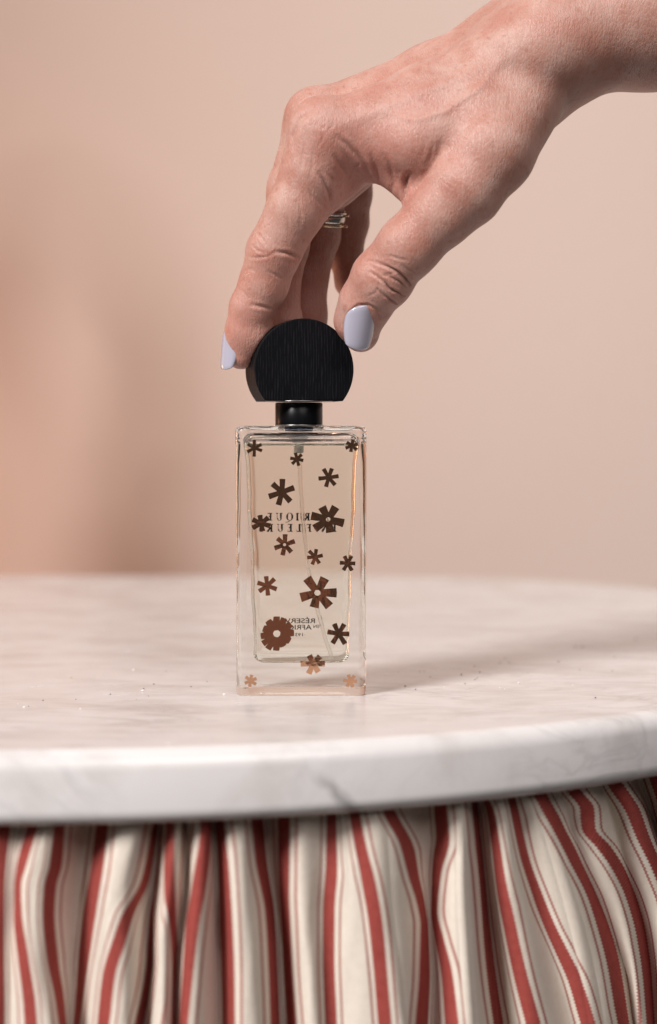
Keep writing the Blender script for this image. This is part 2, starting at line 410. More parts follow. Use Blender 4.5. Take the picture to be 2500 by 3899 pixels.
# ------------------------------------------------------------------ perfume bottle
bottle = empty('perfume_bottle', (0, 14, 0))
tag(bottle, 'clear rectangular perfume bottle with copper flowers and round black wooden cap', 'perfume bottle')
BC = np.array([0.0, 14.0])               # centre in plan
def place(o): o.parent = bottle; o.matrix_parent_inverse = Matrix.Translation(Vector((0, -14 * S, 0))); return o
def rrect(hx, hy, r, n=8, sup=.12):
    pts = []
    for cx, cy_, a0 in ((1, 1, 0), (-1, 1, 90), (-1, -1, 180), (1, -1, 270)):
        ox, oy = cx * (hx - r), cy_ * (hy - r)
        arc = [(ox + r * math.cos(math.radians(a0 + 90 * i / n)), oy + r * math.sin(math.radians(a0 + 90 * i / n))) for i in range(n + 1)]
        d0 = (-math.sin(math.radians(a0)), math.cos(math.radians(a0))); d1 = (-math.sin(math.radians(a0 + 90)), math.cos(math.radians(a0 + 90)))
        pts += [(arc[0][0] - d0[0] * sup, arc[0][1] - d0[1] * sup)] + arc + [(arc[-1][0] + d1[0] * sup, arc[-1][1] + d1[1] * sup)]
    return pts
def loft(sections, cap0=True, cap1=True):
    V = []; F = []; n = len(sections[0][0])
    for pts, z in sections:
        for x, y in pts: V.append((x + BC[0], y + BC[1], z))
    for s in range(len(sections) - 1):
        for i in range(n):
            j = (i + 1) % n; F.append((s * n + i, s * n + j, (s + 1) * n + j, (s + 1) * n + i))
    if cap0: F.append(tuple(range(n))[::-1])
    if cap1: F.append(tuple((len(sections) - 1) * n + i for i in range(n)))
    return V, F
GH = 93.1; HX, HY = 22.5, 14.0
sec = []
NR = 3.0
# underside punt, then up the outside
for q, z in ((.12, 1.5), (.35, 1.42), (.6, 1.1), (.8, .62), (.9, .3)):
    sec.append((rrect((HX) * q, (HY) * q, NR * q), z))
r0 = .8
sec.append((rrect(HX - r0 - .5, HY - r0 - .5, NR), 0.02))
for a in np.linspace(-90, 0, 6):
    o_ = r0 * (1 - math.cos(math.radians(a))); sec.append((rrect(HX - .12 - o_, HY - o_, NR), r0 + r0 * math.sin(math.radians(a))))
sec.append((rrect(HX - .12, HY, NR), r0 + .15))
for z in (30, 60): sec.append((rrect(HX - .12 + .25 * z / GH, HY, NR), z))
r1 = 2.0
sec.append((rrect(HX + .1, HY, NR), GH - r1 - .15))
for a in np.linspace(0, 90, 9):
    o_ = r1 * (1 - math.cos(math.radians(a))); sec.append((rrect(HX + .1 - o_, HY - o_, max(.4, NR - o_ * .3)), GH - r1 + r1 * math.sin(math.radians(a))))
sec.append((rrect(HX - r1 - .4, HY - r1 - .4, 1.0), GH)); sec.append((rrect(8.2, 8.2, 8.0), GH + .02)); sec.append((rrect(8.0, 8.0, 7.8), GH + .3))
V, F = loft(sec); gb = place(obj('glass_body', V, F, M['glass'])); fix_normals(gb)
gb.cycles.is_caustics_caster = True
# the cavity, its liquid and the air above it
ZL = 87.0
def cav(z):                                # half width / half depth of the cavity at height z
    t = (z - 10.8) / (91.0 - 10.8)
    hx = 16.5 + 3.3 * t ** 1.3 + .18 * math.sin(z * .23) + .1 * math.sin(z * .61); hy = 9.2 + 1.6 * t
    return hx, hy
sl = []
rb = 3.2
for a in np.linspace(-90, 0, 10):
    o_ = rb * (1 - math.cos(math.radians(a))); hx, hy = cav(10.8); zz = 10.8 + rb + rb * math.sin(math.radians(a))
    wv = 0.0
    sl.append((rrect(hx - o_, hy - o_, 3.0), zz))
for z in list(np.arange(15.5, 84, 2.5)) + [ZL - .2]: hx, hy = cav(z); sl.append((rrect(hx, hy, 3.0), z))
hx, hy = cav(ZL)
top_loop = rrect(hx, hy, 3.0); sl.append((top_loop, ZL))
V, F = loft(sl, True, False)
n = len(top_loop); base = len(V); nf = len(F)
# meniscus: the surface dips a little inside the rim
for q, dz in ((.985, -.45), (.95, -.72), (.85, -.8), (.5, -.8), (.15, -.8)):
    V += [(x * q + BC[0], y * q + BC[1], ZL + dz) for x, y in top_loop]
prev = (len(sl) - 1) * n
for k in range(5):
    cur = base + k * n
    for i in range(n): j = (i + 1) % n; F.append((prev + i, prev + j, cur + j, cur + i))
    prev = cur
F.append(tuple(prev + i for i in range(n)))
lq = place(obj('perfume', V, F, [M['liquid'], M['surf']])); fix_normals(lq); lq.cycles.is_caustics_caster = True
for p in lq.data.polygons:
    if p.index >= nf: p.material_index = 1
tag(lq, 'pale golden perfume filling the bottle')
sa = [(top_loop, ZL)]
for z in (88.2,): hx, hy = cav(z); sa.append((rrect(hx, hy, 3.0), z))
hx, hy = cav(88.2); rt = 2.6
for a in np.linspace(0, 90, 9):
    o_ = rt * (1 - math.cos(math.radians(a))); sa.append((rrect(hx - o_, hy - o_, 3.0 - o_ * .3), 88.2 + rt * math.sin(math.radians(a))))
V, F = loft(sa, False, True); hs = place(obj('inner_shoulder', V, F, M['air']))
bm = bmesh.new(); bm.from_mesh(hs.data); bmesh.ops.recalc_face_normals(bm, faces=bm.faces)
f0 = max(bm.faces, key=lambda f: f.calc_center_median().z)
if f0.normal.z < 0: bmesh.ops.reverse_faces(bm, faces=bm.faces)
bm.to_mesh(hs.data); bm.free()

def ring_mesh(profile, n, cx, cy_, rot=0):  # closed lathe with caps
    v, f = lathe(profile, n, (cx, cy_)); m = len(profile)
    f.append(tuple(i * m for i in range(n))[::-1]); f.append(tuple(i * m + m - 1 for i in range(n))); return v, f
NX = -.9
v, f = ring_mesh([(8.25, GH + .35), (8.3, GH + .9), (8.3, 100.9), (8.0, 101.2), (6.0, 101.25)], 64, NX, 14); fix_normals(place(obj('collar', v, f, M['black'])))
v, f = ring_mesh([(7.6, GH + .04), (8.45, GH + .1), (8.45, GH + .38), (8.2, GH + .42)], 64, NX, 14); fix_normals(place(obj('crimp_ring', v, f, M['steel'])))
v, f = ring_mesh([(4.9, 90.95), (5.0, 91.2), (5.0, 93.0)], 40, NX, 14); fix_normals(place(obj('gasket', v, f, M['blue'])))
v, f = ring_mesh([(2.0, 88.2), (2.6, 88.6), (2.6, 90.2), (3.4, 90.5), (3.4, 90.75)], 32, NX, 14); fix_normals(place(obj('pump', v, f, M['grey'])))
v, f = ring_mesh([(1.3, 83.6), (1.7, 83.8), (1.7, 86.0), (1.2, 86.15)], 24, NX, 14); fix_normals(place(obj('tube_holder', v, f, M['grey'])))
# dip tube, bending to the right as it goes down
tp = [(1139, 1710), (1141, 1780), (1146, 1880), (1153, 1980), (1163, 2070), (1177, 2170), (1197, 2270), (1217, 2350), (1238, 2424), (1256, 2478), (1263, 2500)]
ts = np.linspace(0, 1, len(tp)); tt = np.linspace(0, 1, 60)
cp = np.array([P(x, y, 12.5) for x, y in tp]); cx = np.stack([pchip(ts, cp[:, k], tt) for k in range(3)], 1)
def tube(path, r, n=12, cap=True):
    path = np.asarray(path, float); V = []; F = []
    up = np.array([0, 1.0, 0]); m = len(path); rr = np.broadcast_to(r, (m,))
    for i in range(m):
        t = path[min(i + 1, m - 1)] - path[max(i - 1, 0)]; t /= np.linalg.norm(t)
        a = np.cross(t, up)
        if np.linalg.norm(a) < 1e-3: a = np.cross(t, np.array([1.0, 0, 0]))
        a /= np.linalg.norm(a); b = np.cross(t, a)
        for k in range(n): an = 2 * math.pi * k / n; V.append(path[i] + rr[i] * (a * math.cos(an) + b * math.sin(an)))
    for i in range(m - 1):
        for k in range(n): j = (k + 1) % n; F.append((i * n + k, i * n + j, (i + 1) * n + j, (i + 1) * n + k))
    if cap: F.append(tuple(range(n))[::-1]); F.append(tuple((m - 1) * n + k for k in range(n)))
    return np.array(V), F
V1, F1 = tube(cx, .78, 16, False); V2, F2 = tube(cx, .5, 16, False)
F = list(F1) + [tuple(len(V1) + k for k in f[::-1]) for f in F2]
e = (len(cx) - 1) * 16
for k in range(16): j = (k + 1) % 16; F += [(j, k, len(V1) + k, len(V1) + j), (e + k, e + j, len(V1) + e + j, len(V1) + e + k)]
fix_normals(place(obj('dip_tube', np.concatenate([V1, V2]), F, M['tube'])))

# round wooden cap, cut flat below, turned a little to the left
CAPR, CAPH, CAPW, PHI = 17.45, 112.6, 10.0, math.radians(11.4)
CAPC = np.array([-.85, 14.0])
th0 = math.asin(10.95 / CAPR)
ang = np.linspace(-th0, math.pi + th0, 120)
out2 = [(CAPR * math.cos(a), CAPR * math.sin(a)) for a in ang]
m = len(out2); V = []; F = []
bev = .35
lay = [(-CAPW, -bev * 1.0), (-CAPW + bev * .3, -bev * .3), (-CAPW + bev, 0), (CAPW - bev, 0), (CAPW - bev * .3, -bev * .3), (CAPW, -bev)]
def inset(p, d):
    x, z = p; q = (CAPR + d) / CAPR
    return x * q, max(z * q, -10.95 - d)
cR, sR = math.cos(PHI), math.sin(PHI)
def capxf(x, y, z): return (CAPC[0] + x * cR - y * sR, CAPC[1] + x * sR + y * cR, CAPH + z)
# local -y is the front face; it swings to the right
for y, d in lay:
    for p in out2: x, z = inset(p, d); V.append(capxf(x, y, z))
for s in range(len(lay) - 1):
    for i in range(m): j = (i + 1) % m; F.append((s * m + i, s * m + j, (s + 1) * m + j, (s + 1) * m + i))
F.append(tuple(range(m))[::-1]); F.append(tuple((len(lay) - 1) * m + i for i in range(m)))
cap = place(obj('cap', V, F, M['wood'])); fix_normals(cap)
cap.data.set_sharp_from_angle(angle=math.radians(22))
tag(cap, 'round black stained wood cap with a flat bottom')
v, f = ring_mesh([(8.6, 101.5), (11.6, 101.5), (11.8, 101.6), (11.8, 101.8)], 64, NX, 14)
pl = obj('cap_plate', v, f, M['steel'], cap); pl.matrix_parent_inverse = cap.matrix_world.inverted() if False else Matrix.Identity(4); fix_normals(pl)

# copper flowers printed on the near face: centre, petal tips, hole (all read off the photograph)
K = 600 / 1540.0
A0 = (850, 1580); B0 = (850, 2150)
FL = [
    (A0, (303, 323), 84, 34, [(300, 240), (372, 288), (378, 350), (300, 408), (232, 362), (236, 285)], 0, 0),
    (A0, (1253, 300), 66, 36, [(1268, 240), (1315, 283), (1305, 342), (1245, 362), (1192, 325), (1205, 265)], 0, 0),
    (A0, (718, 432), 70, 34, [(703, 368), (766, 385), (782, 445), (737, 497), (670, 480), (652, 422)], 0, 0),
    (A0, (1028, 612), 100, 42, [(978, 525), (1060, 522), (1127, 597), (1092, 685), (1002, 704), (928, 622)], 0, 0),
    (A0, (572, 755), 132, 58, [(577, 623), (692, 710), (656, 848), (537, 882), (442, 798), (478, 672)], 0, 0),
    (A0, (1025, 1020), 150, 84, [(962, 898), (1098, 897), (1178, 1058), (1044, 1150), (888, 1112), (856, 985)], 24, 36),
    (A0, (368, 1060), 92, 52, [(356, 978), (440, 1002), (458, 1085), (384, 1138), (283, 1104), (284, 1022)], 0, 0),
    (A0, (600, 1268), 105, 48, [(603, 1165), (698, 1233), (664, 1342), (578, 1372), (498, 1302), (526, 1205)], 17, 0),
    (A0, (897, 1388), 80, 38, [(907, 1310), (972, 1372), (938, 1452), (868, 1462), (818, 1394), (836, 1328)], 0, 0),
    (A0, (1215, 1448), 82, 40, [(1183, 1378), (1252, 1376), (1290, 1452), (1256, 1522), (1172, 1518), (1137, 1444)], 0, 0),
    (B0, (427, 207), 98, 46, [(417, 112), (500, 138), (522, 240), (436, 303), (348, 262), (332, 176)], 0, 0),
    (B0, (920, 275), 185, 92, [(815, 130), (992, 130), (1108, 275), (1038, 410), (886, 420), (752, 322)], 33, 60),
    (B0, (525, 675), 168, 62, [(520, 505), (596, 522), (662, 580), (692, 665), (652, 748), (588, 800), (515, 842), (432, 826), (384, 775), (364, 700), (386, 622), (434, 545)], 40, 130),
    (B0, (1125, 675), 108, 50, [(1083, 577), (1182, 580), (1231, 678), (1190, 775), (1066, 770), (1016, 656)], 0, 0),
    (B0, (878, 970), 115, 58, [(838, 886), (945, 895), (992, 968), (928, 1050), (832, 1066), (754, 968)], 0, 0),
    (B0, (266, 1135), 60, 34, [(276, 1076), (324, 1112), (318, 1172), (256, 1194), (208, 1160), (216, 1095)], 0, 0),
    (B0, (1240, 1138), 68, 36, [(1220, 1074), (1282, 1084), (1306, 1140), (1268, 1198), (1206, 1190), (1170, 1130)], 0, 0),
]
def flower(org, c, R, w, tips, hole, core):
    def px(p): return org[0] + p[0] * K, org[1] + p[1] * K
    loop = []
    tp_ = sorted(tips, key=lambda q: math.atan2(-(q[1] - c[1]), q[0] - c[0])); nt = len(tp_)
    an = [math.atan2(-(q[1] - c[1]), q[0] - c[0]) for q in tp_]; rd = [math.hypot(q[0] - c[0], q[1] - c[1]) for q in tp_]
    for i in range(nt):
        a, r = an[i], rd[i]; ux, uy = math.cos(a), math.sin(a); h = w / 2
        wob = random.uniform(-.06, .06) * w
        loop.append((c[0] + ux * r * .985 + uy * h, c[1] - (uy * r * .985 - ux * h)))
        loop.append((c[0] + ux * (r * 1.0 + wob * .3), c[1] - uy * (r * 1.0 + wob * .3)))
        loop.append((c[0] + ux * r * .985 - uy * h, c[1] - (uy * r * .985 + ux * h)))
        b = an[(i + 1) % nt]; dlt = (b - a) % (2 * math.pi); mid = a + dlt / 2
        rv = max((w * (.43 if core == 0 else .40)) / max(math.sin(dlt / 2), .2), R * .22, core * .9 if core else 0)
        if core > 100: rv = core
        loop.append((c[0] + math.cos(mid) * rv, c[1] - math.sin(mid) * rv))
    polys = [loop]
    if hole:
        k = 7; ho = 1.0
        polys.append([(c[0] - 2 + hole * math.cos(-2 * math.pi * i / k + .4) * random.uniform(.85, 1.1), c[1] - (hole * .9 * math.sin(-2 * math.pi * i / k + .4))) for i in range(k)])
    y0, y1 = -.16, -.06
    pts = [px(p) for pl_ in polys for p in pl_]
    v3 = [P(x, y, y0) for x, y in pts]
    tris = tessellate_polygon([[Vector((p[0], -p[1], 0)) for p in pl_] for pl_ in polys])
    N = len(v3); V = [(p[0], y0, p[2]) for p in v3] + [(p[0], y1, p[2]) for p in v3]
    F = [tuple(t) for t in tris] + [tuple(N + k for k in t[::-1]) for t in tris]
    s = 0
    for pl_ in polys:
        L = len(pl_)
        for i in range(L): j = (i + 1) % L; F.append((s + i, s + j, N + s + j, N + s + i))
        s += L
    o = place(obj('foil_flower', V, F, M['foil'], smooth=False)); fix_normals(o)
for fl in FL: flower(*fl)

# lettering on the far face (read through the bottle, so it runs right to left here)
def seg(p0, p1, w0, w1=None):
    w1 = w0 if w1 is None else w1
    d = np.array(p1, float) - p0; d /= np.linalg.norm(d); nrm = np.array([-d[1], d[0]])
    p0 = np.array(p0, float); p1 = np.array(p1, float)
    return [p0 + nrm * w0 / 2, p0 - nrm * w0 / 2, p1 - nrm * w1 / 2, p1 + nrm * w1 / 2]
def rc(x0, y0, x1, y1): return [np.array(q, float) for q in ((x0, y0), (x1, y0), (x1, y1), (x0, y1))]
def arcs(cx, cy_, rx, ry, a0, a1, thick, thin, n=18):
    out_ = []
    q = [math.radians(a0 + (a1 - a0) * i / n) for i in range(n + 1)]
    def wd(a): return thin + (thick - thin) * abs(math.cos(a)) ** 1.5
    for a, b in zip(q[:-1], q[1:]):
        out_.append([np.array((cx + (rx - s_ * wd(t)) * math.cos(t), cy_ + (ry - s_ * wd(t)) * math.sin(t))) for t, s_ in ((a, 0), (b, 0), (b, 1), (a, 1))])
    return out_
T_, H_ = .24, .10
def glyph(ch):
    g = []
    if ch in 'EF':
        g += [rc(.1, 0, .1 + T_, 1), rc(0, 1 - H_, .6, 1), rc(.2, .49, .46, .49 + H_), rc(.43, .38, .47, .64), seg((.58, .99), (.6, .76), .05, .03)]
        g += [rc(0, 0, .64, H_), seg((.6, .02), (.65, .27), .06, .03)] if ch == 'E' else [rc(0, 0, .36, H_)]
        return g, .66
    if ch == 'L': return [rc(.1, 0, .1 + T_, 1), rc(0, 1 - H_, .36, 1), rc(0, 0, .6, H_), seg((.57, .02), (.62, .27), .06, .03)], .62
    if ch == 'I': return [rc(.1, 0, .1 + T_, 1), rc(0, 1 - H_, .36, 1), rc(0, 0, .36, H_)], .36
    if ch == 'U': return [rc(.1, .32, .1 + T_, 1), rc(0, 1 - H_, .36, 1), rc(.66, .32, .72, 1), rc(.55, 1 - H_, .84, 1)] + arcs(.41, .34, .31, .36, 180, 360, T_ * .75, .06), .84
    if ch == 'N': return [rc(.1, 0, .16, 1), rc(0, 1 - H_, .2, 1), rc(0, 0, .27, H_), seg((.16, 1.0), (.76, 0.0), T_), rc(.72, 0, .78, 1), rc(.6, 1 - H_, .9, 1)], .9
    if ch == 'A': return [seg((.42, 1.0), (.12, 0), .06), seg((.42, 1.02), (.76, 0), T_), rc(.22, .32, .62, .32 + H_), rc(0, 0, .26, H_), rc(.58, 0, .92, H_)], .92
    if ch == 'R': return [rc(.1, 0, .1 + T_, 1), rc(0, 0, .36, H_), rc(0, 1 - H_, .4, 1), rc(.2, .48, .4, .48 + H_)] + arcs(.38, .74, .28, .26, -90, 90, T_, H_) + [seg((.36, .5), (.72, .03), T_), rc(.62, 0, .84, H_)], .8
    if ch == 'Q': return arcs(.46, .5, .46, .52, 0, 360, T_, .055, 40) + [seg((.4, 0.0), (.7, -.18), .07, .09), seg((.7, -.18), (1.02, -.22), .09, .04)], .95
    if ch == 'S':
        pts = [(.55, .80), (.50, .95), (.32, 1.0), (.12, .92), (.08, .74), (.2, .58), (.42, .46), (.55, .30), (.5, .1), (.32, 0), (.1, .04), (.03, .2)]
        ws = [.03, .05, .05, .08, .12, .15, .15, .12, .08, .05, .05, .03]
        return [seg(pts[i], pts[i + 1], ws[i], ws[i + 1]) for i in range(len(pts) - 1)], .62
    return g, .4
LV, LF = [], []
YB = 28.05
def put(ch, xc, ytop, ybot):               # centre of the letter and its height in photograph pixels
    g, wd_ = glyph(ch); hpx = ybot - ytop
    for poly in g:
        b = len(LV)
        for p in poly: q = P(xc - (p[0] - wd_ / 2) * hpx, ybot - p[1] * hpx, YB); LV.append((q[0], YB, q[2]))
        LF.append(tuple(range(b, b + 4)))
k2 = .2597
for ch, x in (('A', 1112), ('F', 962), ('R', 845), ('I', 708), ('Q', 592), ('U', 442), ('E', 303)): put(ch, 950 + x * k2, 1950, 1979)
for ch, x in (('E', 1232), ('N', 1098), ('F', 872), ('L', 726), ('E', 598), ('U', 457), ('R', 308), ('S', 178)): put(ch, 950 + x * k2, 1991.5, 2021)
let = place(obj('product_name', LV, LF, M['ink'], smooth=False)); tag(let, 'black mirrored serif lettering on the far face')
def sans(txt, xr, xl, ytop, ybot):
    cu = bpy.data.curves.new('t', 'FONT'); cu.body = txt; cu.size = 1; cu.offset = .012
    o = bpy.data.objects.new('t', cu); col.objects.link(o)
    bpy.context.view_layer.update()
    me = bpy.data.meshes.new_from_object(o.evaluated_get(bpy.context.evaluated_depsgraph_get()))
    bpy.data.objects.remove(o)
    v = np.array([x.co[:] for x in me.vertices]); f = [tuple(p.vertices) for p in me.polygons]; bpy.data.meshes.remove(me)
    x0, x1 = v[:, 0].min(), v[:, 0].max(); capH = .727
    out_ = []
    for x, y, _ in v:
        q = P(xr - (x - x0) / (x1 - x0) * (xr - xl), ybot - (y / capH) * (ybot - ytop), YB); out_.append((q[0], YB, q[2]))
    return out_, f
SV, SF = [], []
k3 = 200 / 1540.0
for txt, xr, xl, yt, yb in (('R\u00c9SERVE', 1225, 222, 120, 262), ('EN', 1348, 1180, 310, 402), ('AFRIQUE', 1132, 105, 308, 450), ('\u00b7193', 945, 655, 548, 640)):
    v, f = sans(txt, 1040 + xr * k3, 1040 + xl * k3, 2330 + yt * k3, 2330 + yb * k3)
    b = len(SV); SV += v; SF += [tuple(b + i for i in q) for q in f]
let = place(obj('maker_name', SV, SF, M['ink'], smooth=False)); tag(let, 'small black mirrored sans lettering on the far face')
# ------------------------------------------------------------------ hand: one continuous skin grown from a distance field
f32 = np.float32
def cone(p, a, b, ra, rb):
    ba = (b - a).astype(f32); pa = p - a.astype(f32); l2 = float(ba @ ba)
    t = np.clip((pa @ ba) / l2, 0, 1)
    q = pa - t[:, None] * ba
    return np.sqrt(np.einsum('ij,ij->i', q, q)) - (ra + (rb - ra) * t)
def smin(a, b, k):
    h = np.maximum(k - np.abs(a - b), 0) / k
    return np.minimum(a, b) - h * h * k * .25
def tri(p, a, b, c, r):
    a, b, c = (x.astype(f32) for x in (a, b, c))
    ba, pa, cb, pb, ac, pc = b - a, p - a, c - b, p - b, a - c, p - c
    nor = np.cross(ba, ac)
    s = np.sign(pa @ np.cross(ba, nor)) + np.sign(pb @ np.cross(cb, nor)) + np.sign(pc @ np.cross(ac, nor))
    def e(x, y):
        q = y * np.clip((x @ y) / (y @ y), 0, 1)[:, None] - x; return np.einsum('ij,ij->i', q, q)
    d1 = np.minimum(np.minimum(e(ba, pa) if False else e(pa, ba), e(pb, cb)), e(pc, ac))
    d2 = (pa @ nor) ** 2 / (nor @ nor)
    return np.sqrt(np.where(np.abs(s) < 2, d1, d2)) - r
def ball(p, c, r, sq=(1, 1, 1)):
    q = (p - c.astype(f32)) / np.array(sq, f32); return (np.sqrt(np.einsum('ij,ij->i', q, q)) - r) * min(sq)
def J(lst): return [(P(x, y, d), r) for x, y, d, r in lst]
def chain(p, js, k):
    d = None
    for (a, ra), (b, rb) in zip(js[:-1], js[1:]):
        c = cone(p, a, b, ra, rb); d = c if d is None else smin(d, c, k)
    return d
IDX = J([(1236, 525, -3, 11.6), (1190, 650, -2, 10.7), (1128, 795, 0, 9.9), (1042, 958, 4, 9.25), (1004, 1080, 7, 8.35), (960, 1172, 9, 7.7), (938, 1265, 11, 7.3), (916, 1347, 12.5, 5.4)])
MID = J([(1205, 465, 18, 10.4), (1120, 720, 24, 9.4), (1082, 935, 29, 8.6), (1058, 1110, 29, 7.5), (1075, 1230, 30, 7.0), (1100, 1320, 31, 5.5)])
RNG = J([(1245, 505, 36, 9.6), (1225, 740, 42, 8.6), (1208, 900, 46, 8.1), (1172, 1060, 45, 7.2), (1172, 1200, 44, 6.8), (1190, 1300, 42, 5.3)])
PNK = J([(1335, 590, 52, 8.6), (1342, 740, 56, 7.0), (1333, 850, 59, 6.7), (1316, 980, 58, 6.0), (1335, 1075, 56, 5.6), (1365, 1130, 54, 4.6)])
THB = J([(1975, 385, -2, 15.0), (1862, 575, -11, 15.0), (1765, 720, -13, 12.9), (1684, 808, -12, 11.0), (1556, 938, -9, 10.25), (1452, 1060, -3, 9.95), (1392, 1155, 2, 8.9), (1364, 1222, 6, 7.9), (1374, 1275, 9, 6.0)])
MET = [J([(1236, 525, -3, 11.0), (1620, 370, -3, 10.5), (2020, 215, 0, 14.5)]),
       J([(1205, 465, 18, 10.2), (1640, 286, 18, 10.0), (1900, 180, 18, 13.0), (2080, 100, 18, 16)]),
       J([(1245, 505, 36, 9.3), (1650, 330, 36, 9.5), (2060, 140, 34, 14.5)]),
       J([(1335, 590, 52, 8.4), (1700, 420, 50, 9.0), (2050, 200, 42, 13.0)])]
ARM = [J([(2020, 215, 0, 14.5), (2150, 150, 5, 18.2), (2500, 35, 12, 25.5), (3100, -160, 30, 33)]),
       J([(2060, 140, 32, 14.5), (2160, 120, 30, 18.0), (2500, 10, 36, 25.0), (3100, -180, 52, 33)])]
PALM = [J([(1420, 520, 20, 11.5), (1620, 470, 20, 16), (1950, 330, 18, 20)]),
        J([(1560, 545, 42, 10), (1900, 380, 36, 15)])]
PAD = [J([(1236, 722, 3, 8.0), (1352, 612, 5, 8.8)]), J([(1275, 706, 22, 8.2), (1348, 640, 24, 8.0)])]
FDI = J([(1440, 560, -4, 9.5), (1600, 540, -8, 12.0), (1820, 440, -8, 13.5)])
WEB = [P(1405, 590, 1), P(1640, 806, -9), P(1760, 470, -4)]
def sdf_cap(p):
    x, y, z = p[:, 0] - CAPC[0], p[:, 1] - CAPC[1], p[:, 2] - CAPH
    lx = x * cR + y * sR; ly = -x * sR + y * cR
    dr = np.hypot(lx, z) - CAPR; dy = np.abs(ly) - CAPW
    return np.minimum(np.maximum(dr, dy), 0) + np.hypot(np.maximum(dr, 0), np.maximum(dy, 0))
KN = [(P(1222, 478, -4), 9.8), (P(1195, 432, 16), 8.6), (P(1465, 1070, -4), 8.8)]
def SDF(p):
    p = p.astype(f32)
    palm = None
    for m_ in MET:
        c = chain(p, m_, 6); palm = c if palm is None else smin(palm, c, 9)
    for m_ in PALM: palm = smin(palm, chain(p, m_, 6), 10)
    for m_ in ARM: palm = smin(palm, chain(p, m_, 10), 16)
    palm = smin(palm, chain(p, FDI, 6), 9)
    i_ = chain(p, IDX, 2.2); i_ = smin(i_, cone(p, PAD[0][0][0], PAD[0][1][0], PAD[0][0][1], PAD[0][1][1]), 5)
    i_ = smin(i_, ball(p, P(985, 1290, 11), 5.2), 5)               # pad of the index finger
    m2 = chain(p, MID, 2.2); m2 = smin(m2, cone(p, PAD[1][0][0], PAD[1][1][0], 8.2, 8.5), 5)
    r2 = chain(p, RNG, 2.2); k2_ = chain(p, PNK, 2.2)
    th = chain(p, THB, 3.0)
    d = smin(palm, i_, 6.0)
    d = np.minimum(d, np.minimum(smin(palm, m2, 6), smin(palm, r2, 6))); d = np.minimum(d, smin(palm, k2_, 6))
    w = tri(p, *WEB, 4.4)
    d = smin(d, w, 6.0)
    d = smin(d, th, 3.5)
    for c, r in KN: d = smin(d, ball(p, c, r), 3.0)
    return np.maximum(d, .05 - sdf_cap(p))

H_VOX = 0.6
lo = np.array([-50.0, -48.0, 104.0]); hi = np.array([185.0, 92.0, 330.0])
NB = 4
nc = np.ceil((hi - lo) / (H_VOX * NB)).astype(int) + 1
nfv = (nc - 1) * NB + 1
cg = [lo[k] + np.arange(nc[k]) * H_VOX * NB for k in range(3)]
G = np.stack(np.meshgrid(*cg, indexing='ij'), -1).reshape(-1, 3)
cd = SDF(G).reshape(nc)
cellmin = np.abs(cd); bandm = cellmin < H_VOX * NB * 1.9
cb = bandm[:-1, :-1, :-1].copy()
for dx in (0, 1):
    for dy in (0, 1):
        for dz in (0, 1): cb |= bandm[dx:dx + nc[0] - 1, dy:dy + nc[1] - 1, dz:dz + nc[2] - 1]
D = np.repeat(np.repeat(np.repeat(cd[:-1, :-1, :-1], NB, 0), NB, 1), NB, 2)
D = np.pad(D, ((0, 1), (0, 1), (0, 1)), mode='edge').astype(f32)
mk = np.repeat(np.repeat(np.repeat(cb, NB, 0), NB, 1), NB, 2); mk = np.pad(mk, ((0, 1), (0, 1), (0, 1)), mode='edge')
ix = np.argwhere(mk)
for s in range(0, len(ix), 400000):
    q = ix[s:s + 400000]; D[q[:, 0], q[:, 1], q[:, 2]] = SDF(lo + q * H_VOX)
D[-1] = 1; D[-2] = np.maximum(D[-2], .2)                             # close the forearm far outside the picture
D[:, :, -1] = 1
# naive surface nets
sg = D < 0
cnt = np.zeros(np.array(D.shape) - 1, np.uint8)
sl_ = lambda o_: tuple(slice(o_[k], D.shape[k] - 1 + o_[k]) for k in range(3))
CO = [(a, b, c) for a in (0, 1) for b in (0, 1) for c in (0, 1)]
for o_ in CO: cnt += sg[sl_(o_)]
act = (cnt > 0) & (cnt < 8); cells = np.argwhere(act)
vid = np.full(act.shape, -1, np.int32); vid[act] = np.arange(len(cells))
acc = np.zeros((len(cells), 3)); num = np.zeros(len(cells))
cv = {o_: D[cells[:, 0] + o_[0], cells[:, 1] + o_[1], cells[:, 2] + o_[2]] for o_ in CO}
for a in CO:
    for ax in range(3):
        if a[ax] == 0:
            b = list(a); b[ax] = 1; b = tuple(b)
            va, vb = cv[a], cv[b]; x = (va < 0) != (vb < 0)
            t = np.where(x, va / np.where(x, va - vb, 1), 0)
            pt = np.tile(np.array(a, float), (len(cells), 1)); pt[:, ax] = t
            acc[x] += pt[x]; num[x] += 1
HV = lo + (cells + acc / num[:, None]) * H_VOX
quads = []
for ax in range(3):
    o1, o2 = [(1, 2), (2, 0), (0, 1)][ax]
    A_ = np.take(sg, range(sg.shape[ax] - 1), ax); B_ = np.take(sg, range(1, sg.shape[ax]), ax)
    e_ = np.argwhere(A_ != B_)
    ok = (e_[:, o1] > 0) & (e_[:, o2] > 0) & (e_[:, o1] < sg.shape[o1] - 1) & (e_[:, o2] < sg.shape[o2] - 1); e_ = e_[ok]
    inside = sg[e_[:, 0], e_[:, 1], e_[:, 2]]
    def cid(d1, d2):
        q = e_.copy(); q[:, o1] += d1; q[:, o2] += d2; return vid[q[:, 0], q[:, 1], q[:, 2]]
    Q = np.stack([cid(-1, -1), cid(0, -1), cid(0, 0), cid(-1, 0)], 1)
    Q[~inside] = Q[~inside][:, ::-1]
    quads.append(Q)
quads = np.concatenate(quads)
